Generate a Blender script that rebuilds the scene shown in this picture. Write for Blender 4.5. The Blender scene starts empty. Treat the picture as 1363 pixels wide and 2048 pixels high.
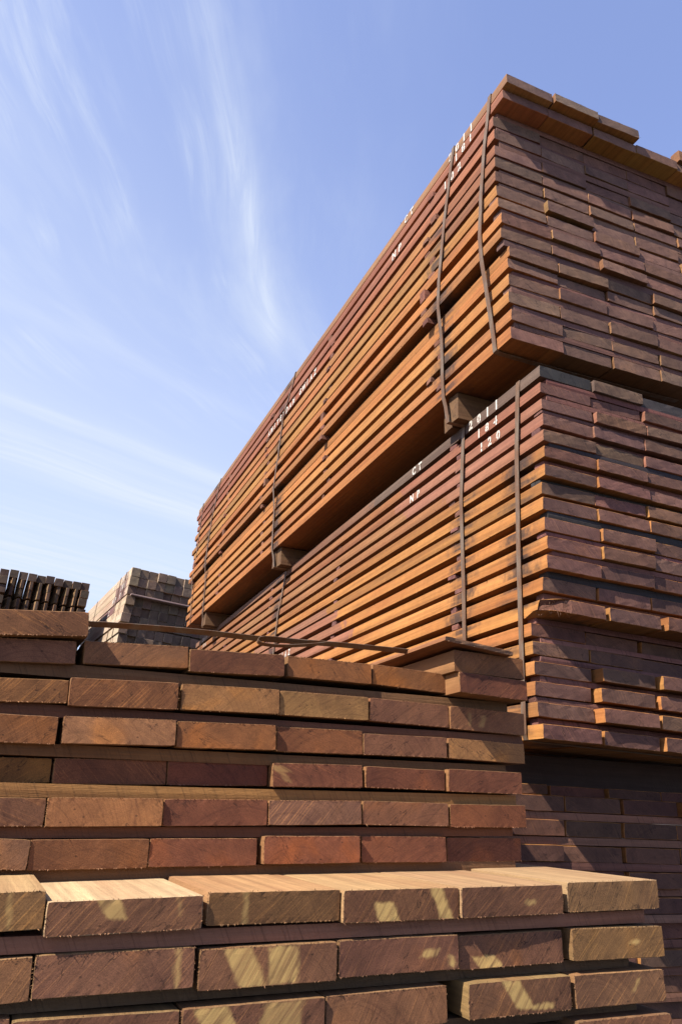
import bpy, bmesh, math, random
from mathutils import Matrix, Vector, noise

scene = bpy.context.scene
COL = scene.collection
EYE = 1.55                                   # camera height above the yard

# ------------------------------------------------------------------ camera
cam_data = bpy.data.cameras.new('camera')
cam = bpy.data.objects.new('camera', cam_data)
COL.objects.link(cam)
scene.camera = cam
cam_data.sensor_fit = 'VERTICAL'
cam_data.sensor_height = 36.0
cam_data.lens = 1544.46 / 2048 * 36.0
cam_data.clip_start = 0.05
cam_data.clip_end = 5000
RC = Matrix.Rotation(math.radians(21.06), 3, 'X') @ Matrix.Rotation(math.radians(-2.33), 3, 'Y')
cam.matrix_world = Matrix(((RC[0][0], RC[0][2], -RC[0][1], 0),
                           (RC[1][0], RC[1][2], -RC[1][1], 0),
                           (RC[2][0], RC[2][2], -RC[2][1], EYE),
                           (0, 0, 0, 1)))

# ------------------------------------------------------------------ sun, exposure
TO_SUN = Vector((-0.696, -0.577, 1.0)).normalized()
sun_data = bpy.data.lights.new('sun', 'SUN')
sun_data.energy = 5.0
sun_data.angle = math.radians(0.5)
sun_data.color = (1.0, 0.93, 0.83)
sun = bpy.data.objects.new('sun', sun_data)
sun.rotation_euler = TO_SUN.to_track_quat('Z', 'Y').to_euler()
sun.location = (-20, -20, 40)
COL.objects.link(sun)
scene.view_settings.view_transform = 'Standard'
scene.view_settings.look = 'None'
scene.view_settings.exposure = 1.4
scene.view_settings.gamma = 1.0


# ------------------------------------------------------------------ node helpers
class NT:
    def __init__(s, tree):
        s.t = tree
        tree.nodes.clear()

    def n(s, typ, **kw):
        nd = s.t.nodes.new(typ)
        for k, v in kw.items():
            setattr(nd, k, v)
        return nd

    def put(s, sock, v):
        if hasattr(v, 'is_output') or isinstance(v, bpy.types.NodeSocket):
            s.t.links.new(v, sock)
        else:
            sock.default_value = v

    def m(s, op, a, b=None, c=None, clamp=False):
        nd = s.n('ShaderNodeMath', operation=op, use_clamp=clamp)
        for i, v in enumerate((a, b, c)):
            if v is not None:
                s.put(nd.inputs[i], v)
        return nd.outputs[0]

    def v(s, op, a, b=None, scale=None):
        nd = s.n('ShaderNodeVectorMath', operation=op)
        s.put(nd.inputs[0], a)
        if b is not None:
            s.put(nd.inputs[1], b)
        if scale is not None:
            s.put(nd.inputs['Scale'], scale)
        return nd.outputs[0]

    def comb(s, x, y, z):
        nd = s.n('ShaderNodeCombineXYZ')
        for i, v in enumerate((x, y, z)):
            s.put(nd.inputs[i], v)
        return nd.outputs[0]

    def sep(s, v):
        nd = s.n('ShaderNodeSeparateXYZ')
        s.put(nd.inputs[0], v)
        return nd.outputs

    def noise(s, vec, scale=1.0, detail=4.0, rough=0.55, dist=0.0):
        nd = s.n('ShaderNodeTexNoise')
        s.put(nd.inputs['Vector'], vec)
        nd.inputs['Scale'].default_value = scale
        nd.inputs['Detail'].default_value = detail
        nd.inputs['Roughness'].default_value = rough
        nd.inputs['Distortion'].default_value = dist
        return nd.outputs[0]

    def ss(s, x, a, b, lo=0.0, hi=1.0):
        nd = s.n('ShaderNodeMapRange', interpolation_type='SMOOTHSTEP')
        s.put(nd.inputs[0], x)
        for i, v in enumerate((a, b, lo, hi)):
            s.put(nd.inputs[i + 1], v)
        return nd.outputs[0]

    def mix(s, f, a, b, blend='MIX'):
        nd = s.n('ShaderNodeMix', data_type='RGBA', blend_type=blend)
        s.put(nd.inputs[0], f)
        s.put(nd.inputs[6], a)
        s.put(nd.inputs[7], b)
        return nd.outputs[2]

    def attr(s, name):
        nd = s.n('ShaderNodeAttribute', attribute_type='OBJECT', attribute_name=name)
        return nd

    def scale_col(s, col, f):
        return s.v('SCALE', col, scale=f)


# ------------------------------------------------------------------ world: daylight sky with cirrus
world = bpy.data.worlds.new('World')
scene.world = world
world.use_nodes = True
w = NT(world.node_tree)
sky = w.n('ShaderNodeTexSky', sky_type='NISHITA', sun_disc=False)
sky.sun_elevation = math.asin(TO_SUN.z)
sky.sun_rotation = math.atan2(TO_SUN.x, TO_SUN.y)
sky.altitude = 0
sky.air_density = 1.0
sky.dust_density = 0.6
sky.ozone_density = 4.0
d = w.sep(w.n('ShaderNodeTexCoord').outputs['Generated'])
dz = w.m('MAXIMUM', d[2], 0.06)
u = w.m('DIVIDE', d[0], dz)
v = w.m('DIVIDE', d[1], dz)
bend = w.m('MAXIMUM', w.m('SUBTRACT', v, 1.3), 0.0)
g = w.m('MULTIPLY', w.m('POWER', bend, 1.7), 0.40)
q = w.m('SUBTRACT', u, g)
wob = w.m('MULTIPLY', w.m('SUBTRACT', w.noise(w.comb(u, v, 3.0), 1.3, 2), 0.5), 0.14)
q = w.m('ADD', q, wob)
st1 = w.noise(w.comb(w.m('MULTIPLY', q, 8.0), w.m('MULTIPLY', v, 1.0), 0.0), 1.0, 7, 0.62, 0.35)
st2 = w.noise(w.comb(w.m('MULTIPLY', q, 46.0), w.m('MULTIPLY', v, 3.6), 7.0), 1.0, 7, 0.66, 0.6)
patch = w.ss(w.noise(w.comb(u, v, 11.0), 2.6, 3, 0.55), 0.38, 0.64)
left = w.ss(q, 0.02, -0.42)
wisps = w.m('MULTIPLY', w.ss(st1, 0.42, 0.70), w.m('MULTIPLY_ADD', w.ss(st2, 0.28, 0.72), 0.9, 0.28))
wisps = w.m('MULTIPLY', w.m('MULTIPLY', wisps, patch), w.m('MULTIPLY_ADD', left, 0.48, 0.08))
soft = w.m('MULTIPLY', w.ss(w.noise(w.comb(w.m('MULTIPLY', q, 3.4), w.m('MULTIPLY', v, 0.9), 21.0), 1.0, 6, 0.6, 0.4), 0.40, 0.74), w.ss(q, 0.16, -0.22))
wisps = w.m('MULTIPLY', w.m('MAXIMUM', wisps, w.m('MULTIPLY', soft, 0.46)), w.ss(v, 2.3, 1.4))


def gauss(x, c, wd):
    k = w.m('DIVIDE', w.m('SUBTRACT', x, c), wd)
    return w.m('POWER', 2.718, w.m('MULTIPLY', w.m('MULTIPLY', k, k), -1.0))


# one long mare's tail
mq = w.m('ADD', w.m('SUBTRACT', u, w.m('MULTIPLY', v, 0.045)), w.m('ADD', 0.238, w.m('MULTIPLY', wob, 0.10)))
main = w.m('ADD', gauss(mq, 0.0, 0.022), w.m('MULTIPLY', gauss(mq, -0.012, 0.055), 0.45))
main = w.m('MULTIPLY', main, w.m('MULTIPLY', w.ss(v, 0.40, 1.15), w.ss(v, 1.60, 1.46)))
main = w.m('MULTIPLY', main, w.m('MULTIPLY_ADD', w.ss(st2, 0.25, 0.8), 0.36, 0.16))
# slanting bands low in the sky
s_ = w.m('ADD', w.m('SUBTRACT', v, w.m('MULTIPLY', u, 0.97)), w.m('MULTIPLY', wob, 0.9))
sn = w.noise(w.comb(w.m('MULTIPLY', s_, 9.0), w.m('MULTIPLY', w.m('ADD', u, v), 0.7), 2.0), 1.0, 7, 0.62, 0.3)
low = w.m('ADD', w.m('ADD', w.m('MULTIPLY', gauss(s_, 2.71, 0.055), 0.30), w.m('MULTIPLY', gauss(s_, 2.80, 0.17), 0.32)),
          w.m('ADD', w.m('MULTIPLY', gauss(s_, 3.17, 0.20), 0.72), w.m('MULTIPLY', gauss(s_, 2.13, 0.045), 0.14)))
low = w.m('ADD', low, w.m('MULTIPLY', gauss(s_, 4.7, 0.9), 0.75))
low = w.m('MULTIPLY', low, w.m('MULTIPLY_ADD', w.ss(sn, 0.30, 0.68), 0.75, 0.42))
low = w.m('MULTIPLY', low, w.ss(u, 0.6, -0.35))
veil = w.m('MULTIPLY', w.ss(w.m('SUBTRACT', w.m('MULTIPLY', v, 0.55), u), 0.1, 1.9, 0.14, 0.60), 1.0)
mask = w.m('SUBTRACT', 1.0, w.m('MULTIPLY', w.m('MULTIPLY', w.m('SUBTRACT', 1.0, wisps), w.m('SUBTRACT', 1.0, main)),
                                w.m('MULTIPLY', w.m('SUBTRACT', 1.0, low), w.m('SUBTRACT', 1.0, veil))), clamp=True)
bg1 = w.n('ShaderNodeBackground')
w.put(bg1.inputs[0], w.v('MULTIPLY', sky.outputs[0], (1.08, 0.97, 1.16)))
bg1.inputs[1].default_value = 0.10
bg2 = w.n('ShaderNodeBackground')
bg2.inputs[0].default_value = (0.78, 0.86, 1.0, 1)
bg2.inputs[1].default_value = 0.39
mx = w.n('ShaderNodeMixShader')
w.put(mx.inputs[0], mask)
w.t.links.new(bg1.outputs[0], mx.inputs[1])
w.t.links.new(bg2.outputs[0], mx.inputs[2])
out = w.n('ShaderNodeOutputWorld')
w.t.links.new(mx.outputs[0], out.inputs[0])


# ------------------------------------------------------------------ materials
def new_mat(name):
    m = bpy.data.materials.new(name)
    m.use_nodes = True
    t = NT(m.node_tree)
    b = t.n('ShaderNodeBsdfPrincipled')
    o = t.n('ShaderNodeOutputMaterial')
    t.t.links.new(b.outputs[0], o.inputs[0])
    return m, t, b


def bump(t, b, h, dist, strength=1.0):
    nd = t.n('ShaderNodeBump')
    nd.inputs['Strength'].default_value = strength
    nd.inputs['Distance'].default_value = dist
    t.put(nd.inputs['Height'], h)
    t.t.links.new(nd.outputs[0], b.inputs['Normal'])


def obj_coords(t):
    oc = t.n('ShaderNodeTexCoord').outputs['Object']
    rnd = t.n('ShaderNodeObjectInfo').outputs['Random']
    off = t.comb(t.m('MULTIPLY', rnd, 37.0), t.m('MULTIPLY', rnd, 91.0), t.m('MULTIPLY', rnd, 53.0))
    return oc, t.v('ADD', oc, off), rnd


def make_side():
    m, t, b = new_mat('sawn_long_grain')
    oc, p, rnd = obj_coords(t)
    x, y, z = t.sep(p)
    lx, ly, lz = t.sep(oc)
    tone = t.attr('tone').outputs['Vector']
    tone2 = t.attr('tone2').outputs['Vector']
    band = t.sep(t.attr('band').outputs['Vector'])       # from, to, strength
    stain = t.sep(t.attr('stain').outputs['Vector'])     # three strap positions along the plank
    grain = t.noise(t.v('MULTIPLY', p, (70, 1.6, 70)), 1.0, 6, 0.65, 0.3)
    broad = t.noise(t.v('MULTIPLY', p, (9, 0.9, 9)), 1.0, 4, 0.6, 0.6)
    mott = t.noise(p, 26.0, 5, 0.6)
    # coloured stretch of the plank
    e = t.m('MULTIPLY', t.m('SUBTRACT', t.noise(p, 14.0, 3), 0.5), 0.35)
    ye = t.m('ADD', ly, e)
    inb = t.m('MULTIPLY', t.ss(ye, t.m('SUBTRACT', band[0], 0.03), t.m('ADD', band[0], 0.03)),
              t.ss(ye, t.m('ADD', band[1], 0.03), t.m('SUBTRACT', band[1], 0.03)))
    col = t.mix(t.m('MULTIPLY', inb, band[2]), tone, tone2)
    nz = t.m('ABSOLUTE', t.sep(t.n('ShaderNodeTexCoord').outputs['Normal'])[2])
    broadf = t.attr('broad').outputs['Vector']           # paints gap shade, and bounce light on overhanging rows, into the broad faces
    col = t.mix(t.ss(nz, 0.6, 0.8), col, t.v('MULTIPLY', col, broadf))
    col = t.scale_col(col, t.m('MULTIPLY_ADD', grain, 1.3, 0.35))
    col = t.mix(t.ss(broad, 0.42, 0.72, 0, 0.55), col, t.v('MULTIPLY', col, (0.72, 0.52, 0.48)))
    col = t.mix(t.ss(broad, 0.5, 0.28, 0, 0.4), col, t.v('MULTIPLY', col, (1.28, 1.35, 1.3)))
    col = t.scale_col(col, t.m('MULTIPLY_ADD', mott, 0.4, 0.8))
    # saw kerf ticks across the plank
    tick = t.noise(t.comb(t.m('MULTIPLY', x, 4.0), t.m('MULTIPLY', t.m('ADD', y, t.m('MULTIPLY', z, 0.45)), 190.0), t.m('MULTIPLY', z, 6.0)), 1.0, 3, 0.6, 0.2)
    tk = t.attr('ticks').outputs['Fac']
    col = t.mix(t.m('MULTIPLY', t.ss(tick, 0.52, 0.75), t.m('MULTIPLY_ADD', tk, 0.6, 0.16)), col, t.scale_col(col, 0.35))
    # fuzzy pale fibres
    fib = t.noise(t.v('MULTIPLY', p, (160, 22, 160)), 1.0, 3, 0.7, 1.2)
    col = t.mix(t.ss(fib, 0.68, 0.82, 0, 0.4), col, t.v('ADD', t.scale_col(col, 1.5), (0.03, 0.025, 0.014)))
    # black mildew beside the straps
    sm = None
    sn = t.noise(p, 30.0, 4, 0.6)
    for k in range(3):
        dd = t.m('ABSOLUTE', t.m('SUBTRACT', t.m('ADD', ly, t.m('MULTIPLY', t.m('SUBTRACT', sn, 0.5), 0.22)), stain[k]))
        f = t.m('MULTIPLY', t.ss(dd, 0.15, 0.01), t.ss(stain[k], 0.0, 0.01))
        sm = f if sm is None else t.m('MAXIMUM', sm, f)
    blot = t.ss(t.noise(t.v('MULTIPLY', p, (3, 1.1, 20)), 1.0, 3, 0.6, 0.4), 0.42, 0.58)
    col = t.mix(t.m('MULTIPLY', t.m('MULTIPLY', sm, blot), 0.85), col, (0.014, 0.013, 0.014, 1))
    # scattered dark water marks
    wm = t.ss(t.noise(t.v('MULTIPLY', p, (12, 1.7, 30)), 1.0, 5, 0.65, 0.8), 0.66, 0.80)
    col = t.mix(t.m('MULTIPLY', wm, 0.5), col, t.v('MULTIPLY', col, (0.35, 0.30, 0.34)))
    t.put(b.inputs['Base Color'], col)
    b.inputs['Roughness'].default_value = 0.78
    b.inputs['Specular IOR Level'].default_value = 0.25
    h = t.m('ADD', t.m('MULTIPLY', grain, 0.6), t.m('ADD', t.m('MULTIPLY', tick, 0.5), t.m('MULTIPLY', fib, 0.5)))
    bump(t, b, h, 0.0022, 0.8)
    return m


def make_end():
    m, t, b = new_mat('sawn_end_grain')
    oc, p, rnd = obj_coords(t)
    x, y, z = t.sep(p)
    lx, ly, lz = t.sep(oc)
    tone = t.attr('endc').outputs['Vector']
    par = t.sep(t.attr('endp').outputs['Vector'])        # saw angle, streak strength, pale mottle
    ca, sa = t.m('COSINE', par[0]), t.m('SINE', par[0])
    s1 = t.m('ADD', t.m('MULTIPLY', x, ca), t.m('MULTIPLY', z, sa))
    s2 = t.m('SUBTRACT', t.m('MULTIPLY', z, ca), t.m('MULTIPLY', x, sa))
    curve = t.m('MULTIPLY', t.m('MULTIPLY', s2, s2), 0.0)
    saw = t.noise(t.comb(t.m('MULTIPLY', s1, 330.0), t.m('MULTIPLY', s2, 7.0), 0.0), 1.0, 4, 0.6, 0.15)
    saw2 = t.noise(t.comb(t.m('MULTIPLY', s1, 110.0), t.m('MULTIPLY', s2, 5.0), 4.0), 1.0, 3, 0.6, 0.3)
    mott = t.noise(p, 22.0, 5, 0.62, 0.5)
    big = t.noise(p, 8.0, 3, 0.5, 0.4)
    pore = t.noise(p, 520.0, 2, 0.6)
    col = t.scale_col(tone, t.m('MULTIPLY_ADD', mott, 0.95, 0.54))
    col = t.mix(t.ss(big, 0.44, 0.68, 0, 0.65), col, t.v('MULTIPLY', col, (0.66, 0.62, 0.68)))
    ochre = t.m('MULTIPLY', t.ss(big, 0.46, 0.25), par[2])
    col = t.mix(ochre, col, t.v('MULTIPLY', col, (1.55, 1.35, 0.85)))
    col = t.mix(t.m('MULTIPLY', t.ss(saw, 0.54, 0.66), par[1]), col, t.v('ADD', t.v('MULTIPLY', col, (1.75, 1.65, 1.3)), (0.030, 0.018, 0.006)))
    col = t.mix(t.m('MULTIPLY', t.ss(saw2, 0.45, 0.28), 0.42), col, t.scale_col(col, 0.5))
    col = t.scale_col(col, t.m('MULTIPLY_ADD', pore, 1.3, 0.36))
    # growth rings and drying cracks
    rc = t.m('MULTIPLY_ADD', rnd, 0.30, -0.04)
    rr = t.m('SQRT', t.m('ADD', t.m('POWER', t.m('ABSOLUTE', t.m('SUBTRACT', lx, rc)), 2.0), t.m('POWER', t.m('ADD', lz, t.m('MULTIPLY_ADD', rnd, 0.16, 0.02)), 2.0)))
    ring = t.noise(t.comb(t.m('MULTIPLY', t.m('ADD', rr, t.m('MULTIPLY', big, 0.012)), 210.0), t.m('MULTIPLY', rnd, 50.0), 0.0), 1.0, 2, 0.6)
    col = t.mix(t.ss(ring, 0.48, 0.68, 0, 0.42), col, t.v('MULTIPLY', col, (0.58, 0.54, 0.56)))
    ck = t.noise(t.comb(t.m('MULTIPLY', s1, 26.0), t.m('MULTIPLY', s2, 7.0), t.m('MULTIPLY', rnd, 9.0)), 1.0, 4, 0.6, 0.3)
    ckm = t.m('MULTIPLY', t.ss(t.m('ABSOLUTE', t.m('SUBTRACT', ck, 0.5)), 0.012, 0.003), t.ss(t.noise(p, 13.0, 2), 0.50, 0.62))
    col = t.mix(t.m('MULTIPLY', ckm, 0.7), col, t.scale_col(col, 0.22))
    # small dark checks and knots
    vo = t.n('ShaderNodeTexVoronoi')
    t.put(vo.inputs['Vector'], t.v('MULTIPLY', p, (1, 0.2, 1.5)))
    vo.inputs['Scale'].default_value = 26.0
    col = t.mix(t.ss(vo.outputs['Distance'], 0.085, 0.04, 0, 0.75), col, t.scale_col(col, 0.25))
    # rain runs down from the top edge
    run = t.noise(t.comb(t.m('MULTIPLY', x, 42.0), 0.0, t.m('MULTIPLY', z, 5.0)), 1.0, 3, 0.6)
    col = t.mix(t.ss(run, 0.60, 0.74, 0, 0.5), col, t.v('MULTIPLY', col, (0.48, 0.45, 0.55)))
    # freshly scraped patches
    for nm in ('a', 'b'):
        sx = t.sep(t.attr('scrape_' + nm).outputs['Vector'])     # centre x, half width, slant
        sz = t.sep(t.attr('scrape_z' + nm).outputs['Vector'])    # low, high, strength
        xx = t.m('ADD', t.m('SUBTRACT', lx, sx[0]), t.m('MULTIPLY', lz, sx[2]))
        jag = t.m('MULTIPLY', t.m('SUBTRACT', t.noise(t.comb(t.m('MULTIPLY', x, 60.0), 0.0, t.m('MULTIPLY', z, 40.0)), 1.0, 4, 0.7), 0.5), 0.02)
        dx = t.m('SUBTRACT', t.m('ABSOLUTE', t.m('ADD', xx, jag)), sx[1])
        fx = t.ss(dx, 0.0050, -0.0050)
        zj = t.m('ADD', lz, t.m('MULTIPLY', jag, 0.8))
        fz = t.m('MULTIPLY', t.ss(zj, t.m('SUBTRACT', sz[0], 0.003), t.m('ADD', sz[0], 0.004)), t.ss(zj, t.m('ADD', sz[1], 0.003), t.m('SUBTRACT', sz[1], 0.004)))
        fr = t.m('MULTIPLY_ADD', t.ss(saw2, 0.30, 0.58), 0.70, 0.28)
        col = t.mix(t.m('MULTIPLY', t.m('MULTIPLY', fx, fz), t.m('MULTIPLY', fr, sz[2])), col, (0.46, 0.290, 0.095, 1))
    t.put(b.inputs['Base Color'], col)
    b.inputs['Roughness'].default_value = 0.82
    b.inputs['Specular IOR Level'].default_value = 0.25
    h = t.m('ADD', t.m('MULTIPLY', saw, 0.55), t.m('ADD', t.m('MULTIPLY', pore, 0.35), t.m('MULTIPLY', t.noise(p, 60.0, 4, 0.7), 0.25)))
    bump(t, b, h, 0.0010, 0.5)
    return m


def make_fibre():
    m, t, b = new_mat('torn_fibre')
    tone = t.attr('endc').outputs['Vector']
    t.put(b.inputs['Base Color'], t.v('ADD', t.v('MULTIPLY', tone, (1.1, 1.0, 0.8)), (0.045, 0.030, 0.014)))
    b.inputs['Roughness'].default_value = 0.8
    return m


def make_paint():
    m, t, b = new_mat('stencil_paint')
    oc, p, rnd = obj_coords(t)
    wear = t.noise(t.v('MULTIPLY', p, (60, 30, 120)), 1.0, 4, 0.65)
    col = t.mix(t.ss(wear, 0.53, 0.68), (0.42, 0.39, 0.345, 1), (0.15, 0.08, 0.055, 1))
    t.put(b.inputs['Base Color'], col)
    b.inputs['Roughness'].default_value = 0.7
    return m


def make_band():
    m, t, b = new_mat('weathered_steel_band')
    oc, p, rnd = obj_coords(t)
    rust = t.noise(t.v('MULTIPLY', p, (30, 30, 9)), 1.0, 5, 0.65)
    col = t.mix(t.ss(rust, 0.36, 0.60), (0.120, 0.086, 0.058, 1), (0.105, 0.050, 0.022, 1))
    fine = t.noise(p, 300.0, 3, 0.6)
    t.put(b.inputs['Base Color'], t.scale_col(col, t.m('MULTIPLY_ADD', fine, 0.8, 0.55)))
    b.inputs['Metallic'].default_value = 0.15
    b.inputs['Roughness'].default_value = 0.6
    bump(t, b, t.m('ADD', rust, fine), 0.0008, 0.6)
    return m


def make_ground():
    m, t, b = new_mat('yard_gravel')
    p = t.n('ShaderNodeTexCoord').outputs['Object']
    a = t.noise(p, 3.0, 6, 0.65)
    c = t.noise(p, 90.0, 4, 0.7)
    col = t.mix(t.ss(a, 0.35, 0.68), (0.045, 0.040, 0.034, 1), (0.070, 0.063, 0.053, 1))
    t.put(b.inputs['Base Color'], t.scale_col(col, t.m('MULTIPLY_ADD', c, 1.0, 0.5)))
    b.inputs['Roughness'].default_value = 0.95
    bump(t, b, t.m('ADD', a, c), 0.02, 0.8)
    return m


M_SIDE, M_END, M_FIB, M_PAINT, M_BAND, M_GROUND = make_side(), make_end(), make_fibre(), make_paint(), make_band(), make_ground()


# ------------------------------------------------------------------ object helpers
def link(name, me, parent=None, mats=()):
    o = bpy.data.objects.new(name, me)
    COL.objects.link(o)
    for mm in mats:
        me.materials.append(mm)
    if parent:
        o.parent = parent
    return o


def tag(o, label=None, cat=None, group=None, kind=None):
    if label: o['label'] = label
    if cat: o['category'] = cat
    if group: o['group'] = group
    if kind: o['kind'] = kind
    return o


ORD = ('zeroth first second third fourth fifth sixth seventh eighth ninth tenth eleventh twelfth thirteenth fourteenth '
       'fifteenth sixteenth seventeenth eighteenth nineteenth twentieth').split()


K_WOOD = 0.41          # one tuned scale on every wood colour


class Stack:
    """a stack's own frame: x along a row of plank ends, y along the planks, z up"""
    def __init__(s, yaw, tx, ty, origin):
        R = (Matrix.Rotation(math.radians(yaw), 3, 'Z') @ Matrix.Rotation(math.radians(tx), 3, 'X') @ Matrix.Rotation(math.radians(ty), 3, 'Y'))
        s.m = Matrix.Translation(Vector(origin) + Vector((0, 0, EYE))) @ R.to_4x4()


def plank_mesh(name, W, L, T, seed, nx=8, nz=3, rough=1.0, fringe=14, flare=0.006, torn=False, bow=0.004, cham=0.0014, step=0.45, long_fuzz=0, taper=0.0):
    rng = random.Random(seed)
    bm = bmesh.new()
    ph = rng.uniform(0, 100)

    def per(i):
        """perimeter grid coordinates in order"""
    ring_ij = [(i, 0) for i in range(nx)] + [(nx, k) for k in range(nz)] + [(i, nz) for i in range(nx, 0, -1)] + [(0, k) for k in range(nz, 0, -1)]

    def pos(i, k):
        return W * i / nx, T * k / nz

    # edge wander that runs the whole length (board is not perfectly square)
    wob = {}
    for (i, k) in ring_ij:
        a, c = pos(i, k)
        wob[(i, k)] = (noise.noise((a * 30 + ph, c * 30, 1.3)) * 0.0012 * rough, noise.noise((a * 30, c * 30 + ph, 5.1)) * 0.0012 * rough)

    def shape(i, k, y, inset):
        a, c = pos(i, k)
        sx = 1 if i == 0 else (-1 if i == nx else 0)
        sz = 1 if k == 0 else (-1 if k == nz else 0)
        bx = bow * noise.noise((y * 0.35 + ph, 0.3, 9.0)) + 0.0011 * rough * noise.noise((y * 2.3 + ph, k * 0.9, 2.0))
        bz = bow * 0.5 * noise.noise((y * 0.3 + ph, 4.0, 2.0)) + 0.0009 * rough * noise.noise((y * 2.6 + ph, i * 0.4, 7.0))
        rnd = 0.0008 if (sx and sz) else 0
        return Vector((a + wob[(i, k)][0] + bx + sx * (inset + rnd), y, c + wob[(i, k)][1] + bz + sz * (inset + rnd)))

    ys = [0.0, cham * 1.2, 0.03] + ([taper] if taper else [])
    yy = ys[-1]
    while yy < L - 0.1:
        yy += step * rng.uniform(0.7, 1.2)
        ys.append(min(yy, L - 0.02))
    ys += [L]
    skew = rng.uniform(-flare, flare)
    skewz = rng.uniform(-0.003, 0.003)
    rings = []
    for si, y in enumerate(ys):
        ring = []
        for (i, k) in ring_ij:
            ins = cham * rng.uniform(0.75, 1.25) if si == 0 else 0
            P = shape(i, k, y, ins)
            if si < 2:
                P.y += skew * (i / nx - 0.5) + skewz * (k / nz - 0.5)
                if si == 0:
                    P.y += 0.0012 * rough * rng.uniform(-1, 1)
            if taper and y < taper:          # chisel-cut post end
                P.x = W * 0.66 + (P.x - W * 0.66) * (0.30 + 0.70 * y / taper)
            if torn and si < 3:
                f = max(0.0, 1 - (i / nx) / 0.34)
                P.y += 0.085 * f ** 1.6 * (1.0 - 0.35 * k / nz) + (0.008 * rng.uniform(-1, 1) if f > 0 else 0)
                if si < 2 and k == 0:
                    P.z += 0.018 * f
                if si == 2:
                    P.y += 0.03
            if si == len(ys) - 1:
                P.y += rng.uniform(-0.002, 0.002)
            ring.append(bm.verts.new(P))
        rings.append(ring)
    n = len(ring_ij)
    for a, c in zip(rings, rings[1:]):
        for j in range(n):
            f = bm.faces.new((a[j], a[(j + 1) % n], c[(j + 1) % n], c[j]))
            f.material_index = 0
    # first chamfer strip belongs to the end
    # front cap as a grid
    idx = {ij: rings[0][q] for q, ij in enumerate(ring_ij)}
    for i in range(1, nx):
        for k in range(1, nz):
            a, c = pos(i, k)
            if taper:
                a = W * 0.66 + (a - W * 0.66) * 0.30
            P = Vector((a, skew * (i / nx - 0.5) + skewz * (k / nz - 0.5) - 0.0004 * rough * rng.uniform(0, 1), c))
            if torn:
                f = max(0.0, 1 - (i / nx) / 0.34)
                P.y += 0.085 * f ** 1.6 * (1.0 - 0.35 * k / nz) + (0.012 * rng.uniform(-1, 1) if f > 0 else 0)
            idx[(i, k)] = bm.verts.new(P)
    for i in range(nx):
        for k in range(nz):
            f = bm.faces.new((idx[(i, k)], idx[(i, k + 1)], idx[(i + 1, k + 1)], idx[(i + 1, k)]))
            f.material_index = 1
    f = bm.faces.new(list(rings[-1]))
    f.material_index = 1
    # torn fibres along the arrises of the end
    for q in range(fringe):
        side = rng.random()
        if side < 0.52:
            a, c, dz = rng.uniform(0, W), T, 1
        elif side < 0.72:
            a, c, dz = rng.uniform(0, W), 0.0, -1
        else:
            a, c, dz = (0.0 if rng.random() < .7 else W), rng.uniform(0, T), rng.uniform(-.5, .5)
        ln = rng.uniform(0.0006, 0.0026) * (2.6 if rng.random() < 0.05 else 1)
        wd = rng.uniform(0.0004, 0.0018)
        y0 = skew * (a / W - 0.5) + 0.0006
        p0 = Vector((a - wd, y0, c - dz * 0.0018))
        p1 = Vector((a + wd, y0, c - dz * 0.0018))
        p2 = Vector((a + rng.uniform(-1, 1) * ln, y0 - ln * rng.uniform(0.1, 0.9), c + dz * ln * rng.uniform(-0.2, 0.8)))
        vs = [bm.verts.new(p) for p in (p0, p1, p2)]
        ff = bm.faces.new(vs)
        ff.material_index = 2
    if torn:
        for q in range(70):
            a = rng.uniform(0, W * 0.3)
            fq = 1 - a / (W * 0.34)
            y0 = 0.085 * max(fq, 0) ** 1.6 + rng.uniform(-0.01, 0.01)
            c = rng.uniform(0.0, T)
            ln = rng.uniform(0.008, 0.035)
            wd = rng.uniform(0.0006, 0.002)
            dirv = Vector((rng.uniform(-0.8, 0.4), -rng.uniform(0.3, 1), rng.uniform(-1.1, 0.5))).normalized() * ln
            base = Vector((a, y0, c))
            vs = [bm.verts.new(p) for p in (base + Vector((-wd, 0, wd)), base + Vector((wd, 0, -wd)), base + dirv)]
            bm.faces.new(vs).material_index = 2
    for q in range(long_fuzz):      # whiskers lifted from the sawn long edge
        y0 = rng.uniform(0.05, min(L, 4.5))
        c = rng.choice((0.0, T)) + rng.uniform(-0.002, 0.002)
        ln = rng.uniform(0.003, 0.012)
        wd = rng.uniform(0.001, 0.003)
        base = Vector((0.0005, y0, c))
        dirv = Vector((-rng.uniform(0.3, 1), rng.uniform(-1, 1), rng.uniform(-0.7, 0.7))).normalized() * ln
        vs = [bm.verts.new(p) for p in (base + Vector((0, -wd, 0)), base + Vector((0, wd, 0)), base + dirv)]
        bm.faces.new(vs).material_index = 2
    bmesh.ops.recalc_face_normals(bm, faces=[f for f in bm.faces if f.material_index < 2])
    me = bpy.data.meshes.new(name)
    bm.to_mesh(me)
    bm.free()
    return me


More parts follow.
